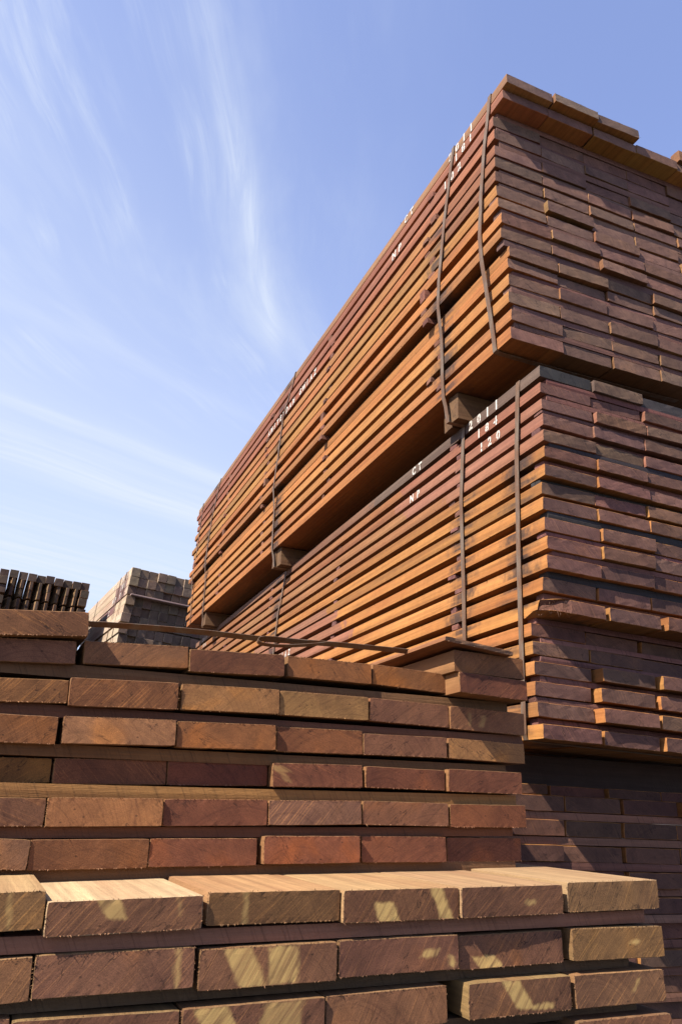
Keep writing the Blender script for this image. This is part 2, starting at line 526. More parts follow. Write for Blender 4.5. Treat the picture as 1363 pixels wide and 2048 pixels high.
def board(stack, name, x, y, z, W, T, L, tilt, seed, tone, endc, label, cat, group, roll_z=0.0,
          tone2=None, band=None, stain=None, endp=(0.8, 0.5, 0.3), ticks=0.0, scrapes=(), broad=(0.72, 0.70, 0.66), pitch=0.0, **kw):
    me = plank_mesh(name, W, L, T, seed, **kw)
    o = link(name, me, None, (M_SIDE, M_END, M_FIB))
    o.matrix_world = (stack.m @ Matrix.Translation((x, y, z)) @ Matrix.Rotation(roll_z, 4, 'Z') @
                      Matrix.Rotation(pitch, 4, 'X') @ Matrix.Rotation(tilt, 4, 'Y'))
    o['tone'] = [float(c) * K_WOOD for c in tone]
    o['endc'] = [float(c) * K_WOOD for c in endc]
    o['endp'] = [float(c) for c in endp]
    o['tone2'] = [float(c) * K_WOOD for c in (tone2 or tone)]
    o['band'] = [float(c) for c in (band or (0, 0, 0))]
    o['stain'] = [float(c) for c in (stain or (0, 0, 0))]
    o['ticks'] = float(ticks)
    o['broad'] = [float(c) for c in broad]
    for nm, (xc, hw, sl, z0, z1, k) in zip('ab', scrapes):
        o['scrape_' + nm] = [xc, hw, sl]
        o['scrape_z' + nm] = [z0, z1, k]
    tag(o, label, cat, group)
    return o


def jit(rng, c, s=0.12, hue=0.05):
    k = 1 + rng.uniform(-s, s)
    return tuple(max(0.004, ch * k * (1 + rng.uniform(-hue, hue))) for ch in c)


def tone_word(c):
    lum = 0.3 * c[0] + 0.6 * c[1] + 0.1 * c[2]
    ratio = c[0] / max(c[1], 1e-3)
    if lum < 0.075: return 'dark'
    if ratio > 2.45: return 'reddish'
    if ratio < 1.85 and lum > 0.15: return 'tan'
    if ratio < 1.9: return 'greyish'
    return 'brown'


def batten(stack, x0, x1, y, z, h, wid, seed, tone, label, group, roll=0.0, ticks=1.0, name='batten', cat='batten', tilt=0.0, **kw):
    """a sawn strip that lies across the planks: its own long axis (local y) points along the row"""
    kw.setdefault('fringe', 6)
    kw.setdefault('bow', 0.002)
    kw.setdefault('step', 0.12)
    kw.setdefault('cham', 0.0012)
    me = plank_mesh(name, wid, x1 - x0, h, seed, nx=2, nz=2, **kw)
    o = link(name, me, None, (M_SIDE, M_END, M_FIB))
    # local y -> stack +x, local x -> stack -y ; starts at x0
    rot = Matrix(((0, 1, 0, 0), (-1, 0, 0, 0), (0, 0, 1, 0), (0, 0, 0, 1)))
    o.matrix_world = stack.m @ Matrix.Translation((x0, y + wid, z)) @ Matrix.Rotation(roll, 4, 'Z') @ Matrix.Rotation(tilt, 4, 'Y') @ rot
    o['tone'] = [float(c) * K_WOOD for c in tone]
    o['tone2'] = [float(c) * K_WOOD for c in tone]
    o['endc'] = [float(c) * 0.9 * K_WOOD for c in tone]
    o['endp'] = [0.6, 0.3, 0.2]
    o['band'] = [0.0, 0.0, 0.0]
    o['stain'] = [0.0, 0.0, 0.0]
    o['ticks'] = float(ticks)
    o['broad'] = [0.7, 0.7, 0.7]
    tag(o, label, cat, group)
    return o


def ribbon(name, pts, width_dir, width, thick, stack, label, group, cat='strap'):
    """flat steel band swept along pts (stack coordinates)"""
    bm = bmesh.new()
    wd = Vector(width_dir).normalized() * (width / 2)
    P = [Vector(p) for p in pts]
    rings = []
    for i, p in enumerate(P):
        tdir = (P[min(i + 1, len(P) - 1)] - P[max(i - 1, 0)]).normalized()
        nrm = tdir.cross(wd).normalized() * (thick / 2)
        rings.append([bm.verts.new(p + s * wd + q * nrm) for s, q in ((-1, -1), (1, -1), (1, 1), (-1, 1))])
    for a, c in zip(rings, rings[1:]):
        for j in range(4):
            bm.faces.new((a[j], a[(j + 1) % 4], c[(j + 1) % 4], c[j]))
    bm.faces.new(rings[0])
    bm.faces.new(rings[-1])
    bmesh.ops.recalc_face_normals(bm, faces=bm.faces)
    me = bpy.data.meshes.new(name)
    bm.to_mesh(me)
    bm.free()
    o = link(name, me, None, (M_BAND,))
    o.matrix_world = stack.m.copy()
    return tag(o, label, cat, group)


def smooth_path(pts, n=6):
    P = [Vector(p) for p in pts]
    out = []
    for i in range(len(P) - 1):
        p0, p1, p2, p3 = P[max(i - 1, 0)], P[i], P[i + 1], P[min(i + 2, len(P) - 1)]
        for k in range(n):
            s = k / n
            out.append(0.5 * ((2 * p1) + (p2 - p0) * s + (2 * p0 - 5 * p1 + 4 * p2 - p3) * s * s + (3 * p1 - p0 - 3 * p2 + p3) * s ** 3))
    out.append(P[-1])
    return out


def glyph(ch, height):
    cu = bpy.data.curves.new('glyph', 'FONT')
    cu.body = ch
    cu.size = 1.0
    cu.offset = 0.04
    tmp = bpy.data.objects.new('glyph_tmp', cu)
    COL.objects.link(tmp)
    dg = bpy.context.evaluated_depsgraph_get()
    me = bpy.data.meshes.new_from_object(tmp.evaluated_get(dg))
    bpy.data.objects.remove(tmp)
    bpy.data.curves.remove(cu)
    bm = bmesh.new()
    bm.from_mesh(me)
    bpy.data.meshes.remove(me)
    xs = [q.co.x for q in bm.verts]
    zs = [q.co.y for q in bm.verts]
    cx, wch = (min(xs) + max(xs)) / 2, max(xs) - min(xs)
    k = height / (max(zs) - min(zs))
    for q in bm.verts:
        q.co.x = (q.co.x - cx) * k
        q.co.y = (q.co.y - min(zs)) * k
    if ch in '0846ADGCRPWM2S':                      # the bridges of a cut stencil
        g2 = 0.0016 * height / 0.04
        for s in (-1, 1):
            bmesh.ops.bisect_plane(bm, geom=bm.verts[:] + bm.edges[:] + bm.faces[:], plane_co=(s * g2, 0, 0), plane_no=(1, 0, 0))
        dead = [f for f in bm.faces if abs(f.calc_center_median().x) < g2 * 0.98]
        bmesh.ops.delete(bm, geom=dead, context='FACES')
    return bm


def lettering(plank, word, y0, pitch, height, zbase, fat=1.0, x=-0.0016):
    """stencilled word on a plank's long edge; y0 = centre of the first character, reading towards the near end"""
    for i, ch in enumerate(word):
        if ch == ' ':
            continue
        g = glyph(ch, height)
        for q in g.verts:
            q.co = Vector((x, y0 - i * pitch - q.co.x * fat, zbase + q.co.y))
        me = bpy.data.meshes.new('stencil_character')
        g.to_mesh(me)
        g.free()
        link('stencil_character', me, plank, (M_PAINT,))


# ------------------------------------------------------------------ ground
gm = bpy.data.meshes.new('ground')
gb = bmesh.new()
S = 1500
N = 12
gv = [[gb.verts.new((-S + 2 * S * i / N, -S + 2 * S * j / N, 0)) for j in range(N + 1)] for i in range(N + 1)]
for i in range(N):
    for j in range(N):
        gb.faces.new((gv[i][j], gv[i + 1][j], gv[i + 1][j + 1], gv[i][j + 1]))
gb.to_mesh(gm)
gb.free()
tag(link('ground', gm, None, (M_GROUND,)), 'bare grey gravel ground of the timber yard', 'ground', None, 'structure')

# ------------------------------------------------------------------ stack frames
A = Stack(21.62, 0.22, 0.06, (0.6143, 2.5041, 1.6969))
KB = 0.935
B = Stack(20.8, 0.35, 1.43, (0.7387 * KB, 2.6417 * KB, 0.6838 * KB))
D = Stack(20.72, -0.01, 0.17, (0.6444, 2.6608, 0.0218))
F1 = Stack(25.529, -1.7952, -1.3733, (0, 1.8710, 0.19555))
F2 = Stack(23.1675, -0.1719, -1.1495, (0, 1.51839, -0.18806))
G = Stack(25.66, 1.82, 3.65, (-2.7178, 9.8217, 2.8859))
H = Stack(23.65, 0.02, 2.45, (-3.5262, 10.7144, 2.8775))

ORANGE = (0.58, 0.246, 0.068)
RED = (0.39, 0.155, 0.083)
PINK = (0.44, 0.190, 0.108)
DARKTOP = (0.20, 0.115, 0.075)
MAUVE = (0.315, 0.168, 0.110)
PURPLE = (0.245, 0.122, 0.082)

# ------------------------------------------------------------------ topmost strapped bundle (17 rows)
# per row: side offset x, front offset y, bottom z, thickness
A_ROWS = [(0.000, -0.060, 1.272, .050), (0.000, -0.030, 1.215, .050), (-.003, 0.046, 1.128, .056), (-.004, 0.040, 1.050, .053),
          (-.004, 0.042, 0.960, .055), (-.008, 0.034, 0.880, .053), (-.010, 0.036, 0.808, .052), (-.012, 0.034, 0.723, .056),
          (-.018, 0.016, 0.648, .050), (-.027, -.016, 0.541, .048), (-.028, -.012, 0.466, .048), (0.004, -.014, 0.386, .049),
          (0.002, -.006, 0.330, .049), (0.001, -.009, 0.252, .053), (0.000, -.011, 0.164, .055), (0.000, -.011, 0.085, .050), (0.000, -.007, 0.004, .055)]
A_SIDE = [(0.36, 0.18, 0.09), RED, RED, (0.40, 0.150, 0.075), (0.48, 0.205, 0.068)] + [ORANGE] * 12
rng = random.Random(5)
a_first = {}
for r, (xo, yo, z, t) in enumerate(A_ROWS):
    ncol = 3 if r == 0 else 5
    xx = xo
    for c in range(ncol):
        wdt = 0.243 + rng.uniform(-0.004, 0.004)
        yy = yo + (0 if c == 0 else rng.choice((-.007, -.003, 0, .002, .004, .007)))
        if r == 7 and c == 1: yy = yo - 0.022
        if r == 1: yy = yo + rng.uniform(-.004, .004)
        if r in (10, 14) and c == 2: yy -= 0.015
        base = A_SIDE[r]
        side = jit(rng, base if c == 0 else (0.40, 0.19, 0.075), 0.20, 0.09)
        endc = jit(rng, MAUVE, 0.20, 0.07)
        if r in (0,): endc = jit(rng, (0.27, 0.17, 0.12), 0.12)
        if r == 10 and c == 0: endc = (0.36, 0.20, 0.12)
        kw = {}
        if c == 0:
            kw = dict(stain=(0.50, 2.93, 5.2) if r > 3 else (0.0, 2.93, 5.2), long_fuzz=16)
            if 4 <= r <= 6: kw.update(tone2=jit(rng, (0.34, 0.12, 0.06)), band=(-1, 0.45, 0.8))
        if r in (0, 1): kw['broad'] = (1.75, 1.7, 1.15)  # broad faces brightened to paint a warm bounce glow under the overhang
        lettered = c == 0 and r in (0, 1, 2, 3)
        o = board(A, 'plank', xx, yy, z + rng.uniform(-.0015, .0015), wdt, t - 0.001, 5.9 + (rng.uniform(-.07, .13) if c == 0 else rng.uniform(-.05, .06)) - yo, rng.uniform(-.004, .004), 1000 + r * 10 + c,
                  side, endc, '%s plank, %s from the near corner, %s row of the topmost strapped bundle' % (tone_word(endc), ORD[c + 1], ORD[r + 1]),
                  'plank', 'planks of the topmost strapped bundle', endp=(rng.uniform(0.3, 1.1), rng.uniform(.12, .4), rng.uniform(0, .4)),
                  nx=8, nz=3, fringe=22, flare=0.006, bow=0.0 if lettered else 0.007, rough=0.3 if lettered else 0.6, **kw)
        if c == 0: a_first[r] = (o, yy)
        xx += wdt + rng.choice((0.0008, 0.0012, 0.002, 0.006))
for r, word, y0, pitch, h, zb in ((0, '2011', .418, .064, .046, .001), (1, '181', .363, .064, .046, .001), (2, '102', .465, .066, .046, .004),
                                  (0, 'CT', .892, .066, .043, .003), (2, 'NP', 1.029, .072, .048, .004),
                                  (3, 'AMSTERDAM GWIAZ', 3.29, .0745, .050, .0015)):
    o, yy = a_first[r]
    lettering(o, word, y0 - yy, pitch, h, zb, fat=1.0)
# battens between the rows
bat_y = (0.012, 0.575, 1.95, 3.25, 4.55, 5.72)
rng = random.Random(11)
for r in range(16):
    x1, y1, z1, t1 = A_ROWS[r]
    x2, y2, z2, t2 = A_ROWS[r + 1]
    ztop, zbot = z1, z2 + t2
    h = ztop - zbot - 0.0012
    if h < 0.006: continue
    for k, by in enumerate(bat_y):
        y = max(y1, y2) + 0.002 + rng.uniform(0, .005) if k == 0 else by + rng.uniform(-.06, .06)
        tone = jit(rng, (0.31, 0.155, 0.11) if k == 0 else (0.30, 0.12, 0.07), 0.25, 0.08)
        batten(A, min(x1, x2) + rng.uniform(-.012, .012) + (0.02 if k == 0 else 0), 1.22, y, zbot + 0.0006, h, 0.05, 3000 + r * 10 + k, tone,
               'thin batten under the %s row of the topmost strapped bundle, %s from the near end' % (ORD[r + 1], ORD[k + 1]),
               'battens of the topmost strapped bundle', roll=rng.uniform(-.006, .006))
# offcuts lying on top
batten(A, 0.925, 1.22, 0.01, 1.267, 0.052, 0.13, 77, (0.30, 0.10, 0.05), 'thin reddish offcut lying on top of the topmost bundle', 'offcuts on the topmost bundle', name='timber_offcut', cat='offcut')
batten(A, 0.985, 1.22, -0.045, 1.268, 0.062, 0.05, 78, (0.40, 0.18, 0.08), 'orange block end resting across the reddish offcut', 'offcuts on the topmost bundle', name='timber_offcut', cat='offcut')

# ------------------------------------------------------------------ middle strapped bundle (20 rows)
B_TB = [(.994, .943, 0), (.916, .871, 0), (.846, .800, 0), (.783, .732, 0), (.708, .660, -.008), (.634, .588, -.011), (.562, .515, -.004), (.494, .446, .011),
        (.431, .381, .007), (.349, .298, .003), (.278, .227, 0), (.205, .154, -.004), (.123, .073, .026), (.046, -.005, -.012),
        (-.028, -.076, .097), (-.096, -.144, .094), (-.166, -.215, .087), (-.238, -.288, .089), (-.309, -.360, .084), (-.386, -.436, .046)]
rng = random.Random(21)
b_first = {}
for r, (zt, zb, yo) in enumerate(B_TB):
    zt, zb, yo = zt * KB, zb * KB, yo * KB
    xx = 0.0 + rng.uniform(-.003, .003)
    for c in range(5):
        wdt = 0.231 + rng.uniform(-.006, .006)
        if r >= 12: wdt -= 0.008
        yy = yo + (0 if c == 0 else rng.choice((-.010, -.005, 0, .003, .006, .010)))
        if r == 2 and c >= 1: yy -= 0.02
        if r in (16, 17, 18) and c >= 1: yy -= 0.045
        if r in (14, 15) and c >= 1: yy += 0.01
        kw = {}
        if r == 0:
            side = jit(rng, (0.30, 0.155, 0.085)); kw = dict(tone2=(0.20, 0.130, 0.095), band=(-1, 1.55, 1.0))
        elif r in (1, 2, 3, 4):
            side = jit(rng, (0.44, 0.19, 0.075)); kw = dict(tone2=jit(rng, PINK), band=(-1, (1.15, 1.25, 1.1, 0.7)[r - 1], 1.0))
        elif 7 <= r <= 10:
            side = jit(rng, ORANGE, .20, .05); kw = dict(tone2=jit(rng, PINK), band=(2.1 - 0.12 * (r - 7), 3.7, 0.95))
        else:
            side = jit(rng, ORANGE, .20, .05)
        endc = jit(rng, PURPLE, 0.25, 0.10)
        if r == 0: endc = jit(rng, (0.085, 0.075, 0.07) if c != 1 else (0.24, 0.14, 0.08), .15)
        if r >= 13: endc = jit(rng, (0.225, 0.105, 0.072), .2, .08)
        if c == 0: kw.update(stain=(0.155, 0.56, 3.24) if r > 4 else (0, 0, 3.24), long_fuzz=22)
        lettered = c == 0 and r in (0, 1, 2, 8, 9)
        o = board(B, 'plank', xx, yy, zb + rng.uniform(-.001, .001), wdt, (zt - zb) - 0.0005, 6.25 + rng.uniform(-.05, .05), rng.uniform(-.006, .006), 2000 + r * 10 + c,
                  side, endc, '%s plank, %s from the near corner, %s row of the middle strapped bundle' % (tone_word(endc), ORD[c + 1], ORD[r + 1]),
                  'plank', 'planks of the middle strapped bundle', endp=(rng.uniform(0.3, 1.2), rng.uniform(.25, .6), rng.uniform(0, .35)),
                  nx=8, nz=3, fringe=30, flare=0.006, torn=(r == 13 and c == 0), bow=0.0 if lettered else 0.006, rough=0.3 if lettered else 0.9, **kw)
        if c == 0: b_first[r] = (o, yy)
        xx += wdt + rng.choice((0.001, 0.0015, 0.003, 0.007)) + (rng.choice((.004, .012, .016)) if r >= 12 else 0)
for r, word, y0, pitch, h, zb in ((0, '2011', .506, .069, .045, .002), (1, '184', .436, .0645, .041, .001), (2, '120', .424, .0645, .041, .001),
                                  (0, 'CT', 1.057, .066, .042, .002), (2, 'NP', 1.082, .072, .040, .002),
                                  (9, 'AMSTERDAM GWIAZ', 3.95, .0745, .043, .002), (0, '2011', 6.05, .066, .042, .003), (1, '184', 6.0, .066, .039, .002)):
    o, yy = b_first[r]
    y0, pitch, h = y0 * KB / 0.9637, pitch * KB / 0.9637, h * KB / 0.9637
    lettering(o, word, y0 - yy, pitch, h, zb, fat=1.0)
rng = random.Random(31)
bat_yB = (0.012, 0.60, 2.0, 3.42, 4.8)
for r in range(19):
    z1, z2 = B_TB[r][1] * KB, B_TB[r + 1][0] * KB
    y1, y2 = B_TB[r][2] * KB, B_TB[r + 1][2] * KB
    h = z1 - z2 - 0.0012
    if h < 0.006: continue
    for k, by in enumerate(bat_yB):
        y = max(y1, y2) + 0.002 + rng.choice((0, .003, .006, .018)) if k == 0 else by + rng.uniform(-.05, .05)
        dark = k == 0 and r in (6, 8, 11, 4)
        tone = jit(rng, (0.07, 0.06, 0.058) if dark else (0.29, 0.125, 0.095), 0.25, 0.08)
        batten(B, rng.uniform(-.006, .022) + (0.01 if k == 0 else 0), 1.18, y, z2 + 0.0006, h, 0.05, 4000 + r * 10 + k, tone,
               'thin batten under the %s row of the middle strapped bundle, %s from the near end' % (ORD[r + 1], ORD[k + 1]),
               'battens of the middle strapped bundle', roll=rng.uniform(-.006, .006), ticks=1.6)

# bearers between the topmost and the middle bundle
for k, (y, wid, x0, hh, zz) in enumerate(((0.432, 0.072, 0.026, 0.124, -0.1255), (0.520, 0.07, 0.050, 0.124, -0.1255), (2.85, 0.09, 0.03, 0.124, -0.1255), (2.945, 0.06, 0.02, 0.124, -0.1255), (5.10, 0.10, 0.02, 0.124, -0.1255), (5.215, 0.06, 0.03, 0.124, -0.1255))):
    batten(A, x0, 1.2, y, zz, hh, wid, 5000 + k, (0.27, 0.145, 0.065) if k % 2 == 0 else (0.24, 0.125, 0.055),
           'square bearer block under the topmost bundle, %s from the near end' % ORD[k + 1], 'bearers under the topmost bundle', ticks=0.3, name='bearer', cat='bearer')

# ------------------------------------------------------------------ lowest bundle
rng = random.Random(41)
D_Z = [0.0515] + [0.0218 - 0.0218 - 0.077 * k for k in range(10)]
for r in range(11):
    zb = D_Z[r] if r == 0 else -0.0775 * (r - 1)
    xx = -0.30 + rng.uniform(-.01, .01) if r else -0.32
    yo = 0.07 + rng.uniform(-.012, .012) if r else 0.10
    for c in range(7):
        wdt = 0.236 + rng.uniform(-.005, .005)
        yy = yo + rng.uniform(-.012, .012)
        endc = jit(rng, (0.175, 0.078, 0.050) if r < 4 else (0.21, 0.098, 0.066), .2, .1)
        side = jit(rng, ORANGE)
        if True:
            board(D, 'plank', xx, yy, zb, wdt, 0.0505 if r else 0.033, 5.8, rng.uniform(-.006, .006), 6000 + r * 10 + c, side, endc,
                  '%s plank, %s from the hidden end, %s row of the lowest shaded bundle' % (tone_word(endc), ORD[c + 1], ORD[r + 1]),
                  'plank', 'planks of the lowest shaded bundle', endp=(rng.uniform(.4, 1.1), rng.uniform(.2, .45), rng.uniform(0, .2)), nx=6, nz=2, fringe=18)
        xx += wdt + rng.uniform(0.002, 0.014)
    if r:
        tone = jit(rng, (0.30, 0.135, 0.085), 0.25, .08)
        batten(D, -0.28, 1.38, yo + rng.uniform(-.006, .012), zb - 0.0262, 0.0255, 0.05, 6500 + r, tone,
               'orange sawn batten under the %s row of the lowest shaded bundle' % ORD[r + 1], 'battens of the lowest shaded bundle', ticks=1.5)
batten(D, -0.35, 1.60, 0.18, 0.0855, 0.100, 0.10, 6601, (0.10, 0.06, 0.045), 'dark bearer beam between the lowest and middle bundles, close to plank ends', 'bearers under the middle bundle', ticks=0.2, name='bearer', cat='bearer')
batten(D, -0.05, 1.3, 3.2, 0.0855, 0.100, 0.10, 6602, (0.20, 0.11, 0.06), 'bearer beam halfway along between the lowest and middle bundles', 'bearers under the middle bundle', ticks=0.2, name='bearer', cat='bearer')

# ------------------------------------------------------------------ front stack
F1_ROWS = [
(0, 0, -0.8091, -0.02, 0.1165, 0.2357, 0.0509, -0.0794), (0, 5, 0.3195, -0.045, 0.1346, 0.2262, 0.0545, 0.0162),
(1, 0, -0.8268, 0, 0.0676, 0.2353, 0.0479, -0.047), (1, 1, -0.5761, 0.004, 0.083, 0.2244, 0.0487, -0.0386), (1, 2, -0.3528, -0.004, 0.0845, 0.2259, 0.0499, -0.0299),
(1, 3, -0.1166, 0.004, 0.0933, 0.2257, 0.0494, 0.0021), (1, 4, 0.1137, 0.012, 0.0941, 0.2221, 0.0497, 0.0302), (1, 5, 0.3294, -0.05, 0.082, 0.2159, 0.0515, 0.0371),
(2, 0, -0.8329, -0.002, -0.0097, 0.2352, 0.0463, -0.037), (2, 1, -0.5952, -0.006, -0.0056, 0.2266, 0.0568, -0.0277), (2, 2, -0.3639, -0.002, 0.001, 0.2289, 0.0556, -0.0166),
(2, 3, -0.1331, 0, 0.0051, 0.2299, 0.0549, 0.0002), (2, 4, 0.1002, 0.002, 0.0041, 0.2303, 0.0552, 0.0165), (2, 5, 0.3317, -0.003, -0.0014, 0.2333, 0.0564, 0.0285),
(3, 0, -0.845, -0.004, -0.0824, 0.235, 0.0532, 0.0005), (3, 1, -0.6001, -0.008, -0.0797, 0.23, 0.0533, -0.0233), (3, 2, -0.3673, -0.004, -0.0774, 0.2264, 0.0545, -0.0142),
(3, 3, -0.1362, 0.004, -0.0759, 0.2180, 0.0545, -0.0049), (3, 4, 0.0829, -0.001, -0.0746, 0.2342, 0.0485, -0.0042), (3, 5, 0.3228, -0.002, -0.0742, 0.2337, 0.0497, 0.0262),
(4, 0, -0.8429, 0.022, -0.1566, 0.235, 0.0466, -0.0149), (4, 1, -0.6059, 0.018, -0.1546, 0.2276, 0.0485, -0.014), (4, 2, -0.3757, 0.018, -0.1522, 0.2258, 0.0501, -0.0156),
(4, 3, -0.1472, -0.002, -0.151, 0.2262, 0.0502, -0.0102), (4, 4, 0.0838, -0.003, -0.1476, 0.2230, 0.0472, 0.0128), (4, 5, 0.3088, -0.01, -0.1525, 0.2268, 0.0526, 0.0119),
(5, 0, -0.8454, -0.003, -0.2335, 0.234, 0.0514, -0.0015), (5, 1, -0.6097, -0.004, -0.2337, 0.2262, 0.0532, -0.0075), (5, 2, -0.3808, 0, -0.232, 0.2277, 0.0523, -0.0082),
(5, 3, -0.1516, -0.004, -0.2293, 0.2265, 0.0513, -0.0078), (5, 4, 0.0766, -0.006, -0.2275, 0.2317, 0.052, 0.0143), (5, 5, 0.3123, -0.008, -0.2331, 0.228, 0.0524, 0.0033),
(6, 0, -0.8672, -0.008, -0.2992, 0.2352, 0.0527, 0.0435), (6, 1, -0.6308, -0.004, -0.3096, 0.2245, 0.0536, -0.0036), (6, 2, -0.4045, -0.003, -0.3076, 0.2296, 0.0529, 0.0036),
(6, 3, -0.1654, -0.012, -0.3059, 0.2329, 0.0552, 0.0039), (6, 4, 0.0763, 0, -0.3069, 0.2248, 0.0553, 0.0118), (6, 5, 0.3119, 0.012, -0.3101, 0.2202, 0.0539, 0.0082)]
BR, TANC, RB, MV = (0.235, 0.110, 0.060), (0.36, 0.205, 0.095), (0.235, 0.095, 0.062), (0.27, 0.135, 0.095)
F1_COL = {(0, 0): (0.26, 0.13, 0.075), (0, 5): (0.24, 0.115, 0.06), (1, 0): MV, (1, 1): (0.24, 0.12, 0.07), (1, 2): (0.22, 0.095, 0.055), (1, 3): (0.26, 0.115, 0.05), (1, 4): (0.28, 0.13, 0.06),
          (1, 5): (0.19, 0.075, 0.05), (2, 0): (0.30, 0.15, 0.07), (2, 1): (0.27, 0.125, 0.065), (2, 2): (0.38, 0.205, 0.10), (2, 3): (0.38, 0.23, 0.11), (2, 4): MV, (2, 5): (0.31, 0.16, 0.10),
          (3, 0): (0.26, 0.12, 0.06), (3, 1): (0.36, 0.19, 0.115), (3, 2): (0.29, 0.13, 0.06), (3, 3): (0.26, 0.11, 0.055), (3, 4): MV, (3, 5): (0.36, 0.20, 0.10),
          (4, 0): (0.25, 0.13, 0.04), (4, 1): (0.20, 0.085, 0.05), (4, 2): (0.18, 0.065, 0.045), (4, 3): RB, (4, 4): RB, (4, 5): (0.25, 0.105, 0.07),
          (5, 0): (0.23, 0.12, 0.085), (5, 1): (0.40, 0.20, 0.10), (5, 2): RB, (5, 3): (0.235, 0.13, 0.105), (5, 4): MV, (5, 5): (0.27, 0.11, 0.06),
          (6, 0): (0.28, 0.16, 0.115), (6, 1): BR, (6, 2): RB, (6, 3): (0.28, 0.11, 0.07), (6, 4): RB, (6, 5): (0.20, 0.085, 0.06)}
rng = random.Random(51)
for (r, c, x, y, z, wdt, t, tl) in F1_ROWS:
    endc = F1_COL[(r, c)]
    where = ('lying on top of the front stack, at its %s end' % ('strap' if c == 5 else 'far')) if r == 0 else \
        '%s from the strap end, %s row of the front stack' % (ORD[6 - c], ORD[r])
    lab = ('%s loose plank ' if r == 0 else '%s plank, ') % tone_word(endc) + where
    streak = rng.choice((0.06, 0.12, 0.2, 0.3, 0.45))
    ang = rng.uniform(0.35, 0.9) * rng.choice((1, 1, -1))
    if (r, c) in ((2, 1), (2, 0), (0, 0), (5, 3)): streak, ang = 0.9, (2.32 if (r, c) != (0, 0) else 0.52)
    sl = {}
    if (r, c) == (4, 3): sl = dict(scrapes=((0.07, 0.02, 1.4, 0.03, 0.046, 0.35), (0.05, 0.008, 1.0, 0.01, 0.03, 0.3)))
    if (r, c) == (2, 5): sl = dict(scrapes=((0.06, 0.003, .1, 0.01, 0.045, 0.3), (0.09, 0.008, -.3, 0.01, 0.04, 0.3)))
    endc = (endc[0] * 1.32, endc[1] * 1.09, endc[2] * 0.72)
    board(F1, 'plank', x, y, z, wdt - 0.0012, t, 4.2 + rng.uniform(-.04, .04), tl, 7000 + r * 10 + c, jit(rng, (0.42, 0.20, 0.075), .15), endc, lab, 'plank', 'planks of the front stack',
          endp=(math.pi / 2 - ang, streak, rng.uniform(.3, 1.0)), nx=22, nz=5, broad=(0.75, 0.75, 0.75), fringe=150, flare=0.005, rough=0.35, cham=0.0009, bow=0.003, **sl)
# battens between its rows
for k, (x0, x1, y, z, h, tn, tl) in enumerate(((-0.85, 0.525, 0.030, 0.055, 0.030, (0.22, 0.120, 0.055), 0.004), (-0.85, 0.565, 0.022, -0.026, 0.026, (0.20, 0.090, 0.048), 0.004),
                                           (-0.85, 0.505, 0.030, -0.101, 0.025, (0.24, 0.125, 0.050), 0.004), (-0.85, 0.525, 0.012, -0.179, 0.027, (0.44, 0.240, 0.085), 0.002),
                                           (-0.85, 0.512, 0.026, -0.252, 0.022, (0.24, 0.105, 0.055), 0.0), (-0.85, 0.515, 0.030, -0.335, 0.030, (0.26, 0.140, 0.065), 0.0))):
    batten(F1, x0, x1, y * 0.45, z - 0.002, h, 0.07, 7600 + k, (1.18 * tn[0], 1.02 * tn[1], 0.80 * tn[2]), '%s batten under the %s row of the front stack' % ('pale ochre' if k == 3 else 'dark', ORD[k + 1]),
           'battens of the front stack', ticks=0.6, tilt=tl, fringe=20, rough=0.6)
for r_, z_ in ((1, 0.055), (2, -0.026), (3, -0.101), (4, -0.179), (5, -0.252)):
    for k, y_ in enumerate((2.0, 4.05)):
        batten(F1, -0.84, 0.50, y_, z_ + 0.001, 0.022, 0.07, 7650 + r_ * 4 + k, (0.24, 0.13, 0.06), 'brown batten deep inside the front stack under its %s row, %s' % (ORD[r_], ('midway along', 'by the rear end')[k]), 'battens of the front stack', ticks=0.6)
# thin curled board and the snapped band on top
board(F1, 'thin_board', 0.280, -0.07, 0.2035, 0.216, 0.0115, 1.5, 0.085, 7700, (0.44, 0.19, 0.08), (0.36, 0.19, 0.10), 'thin warped board lying tilted over the loose plank on the front stack',
      'board', None, endp=(0.2, 0.5, 0.3), nx=12, nz=2, fringe=40, cham=0.001, bow=0.01)
band_pts = smooth_path([(-0.66, 0.125, 0.186), (-0.5535, 0.12, 0.1948), (-0.43, 0.12, 0.2005), (-0.2992, 0.12, 0.2035), (-0.1444, 0.12, 0.2033), (-0.0354, 0.12, 0.2065), (0.1085, 0.12, 0.2105), (0.292, 0.12, 0.2118), (0.305, 0.12, 0.209)], 6)
ribbon('loose_band', band_pts, (0.0, 1, -0.5), 0.020, 0.0012, F1, 'long loose steel band stretched across the top of the front stack', None, 'band')
loop_pts = smooth_path([(-0.02, 0.105, 0.2045), (-0.07, 0.10, 0.2035), (-0.125, 0.10, 0.2035), (-0.150, 0.10, 0.2005), (-0.158, 0.10, 0.1945), (-0.150, 0.10, 0.1868), (-0.120, 0.10, 0.1848), (-0.075, 0.10, 0.1878), (-0.01, 0.10, 0.1975), (0.035, 0.10, 0.2065)], 6)
ribbon('hooked_band_end', loop_pts, (0.0, 1, -0.45), 0.013, 0.0011, F1, 'short hooked band end curling under the long loose band', None, 'band')

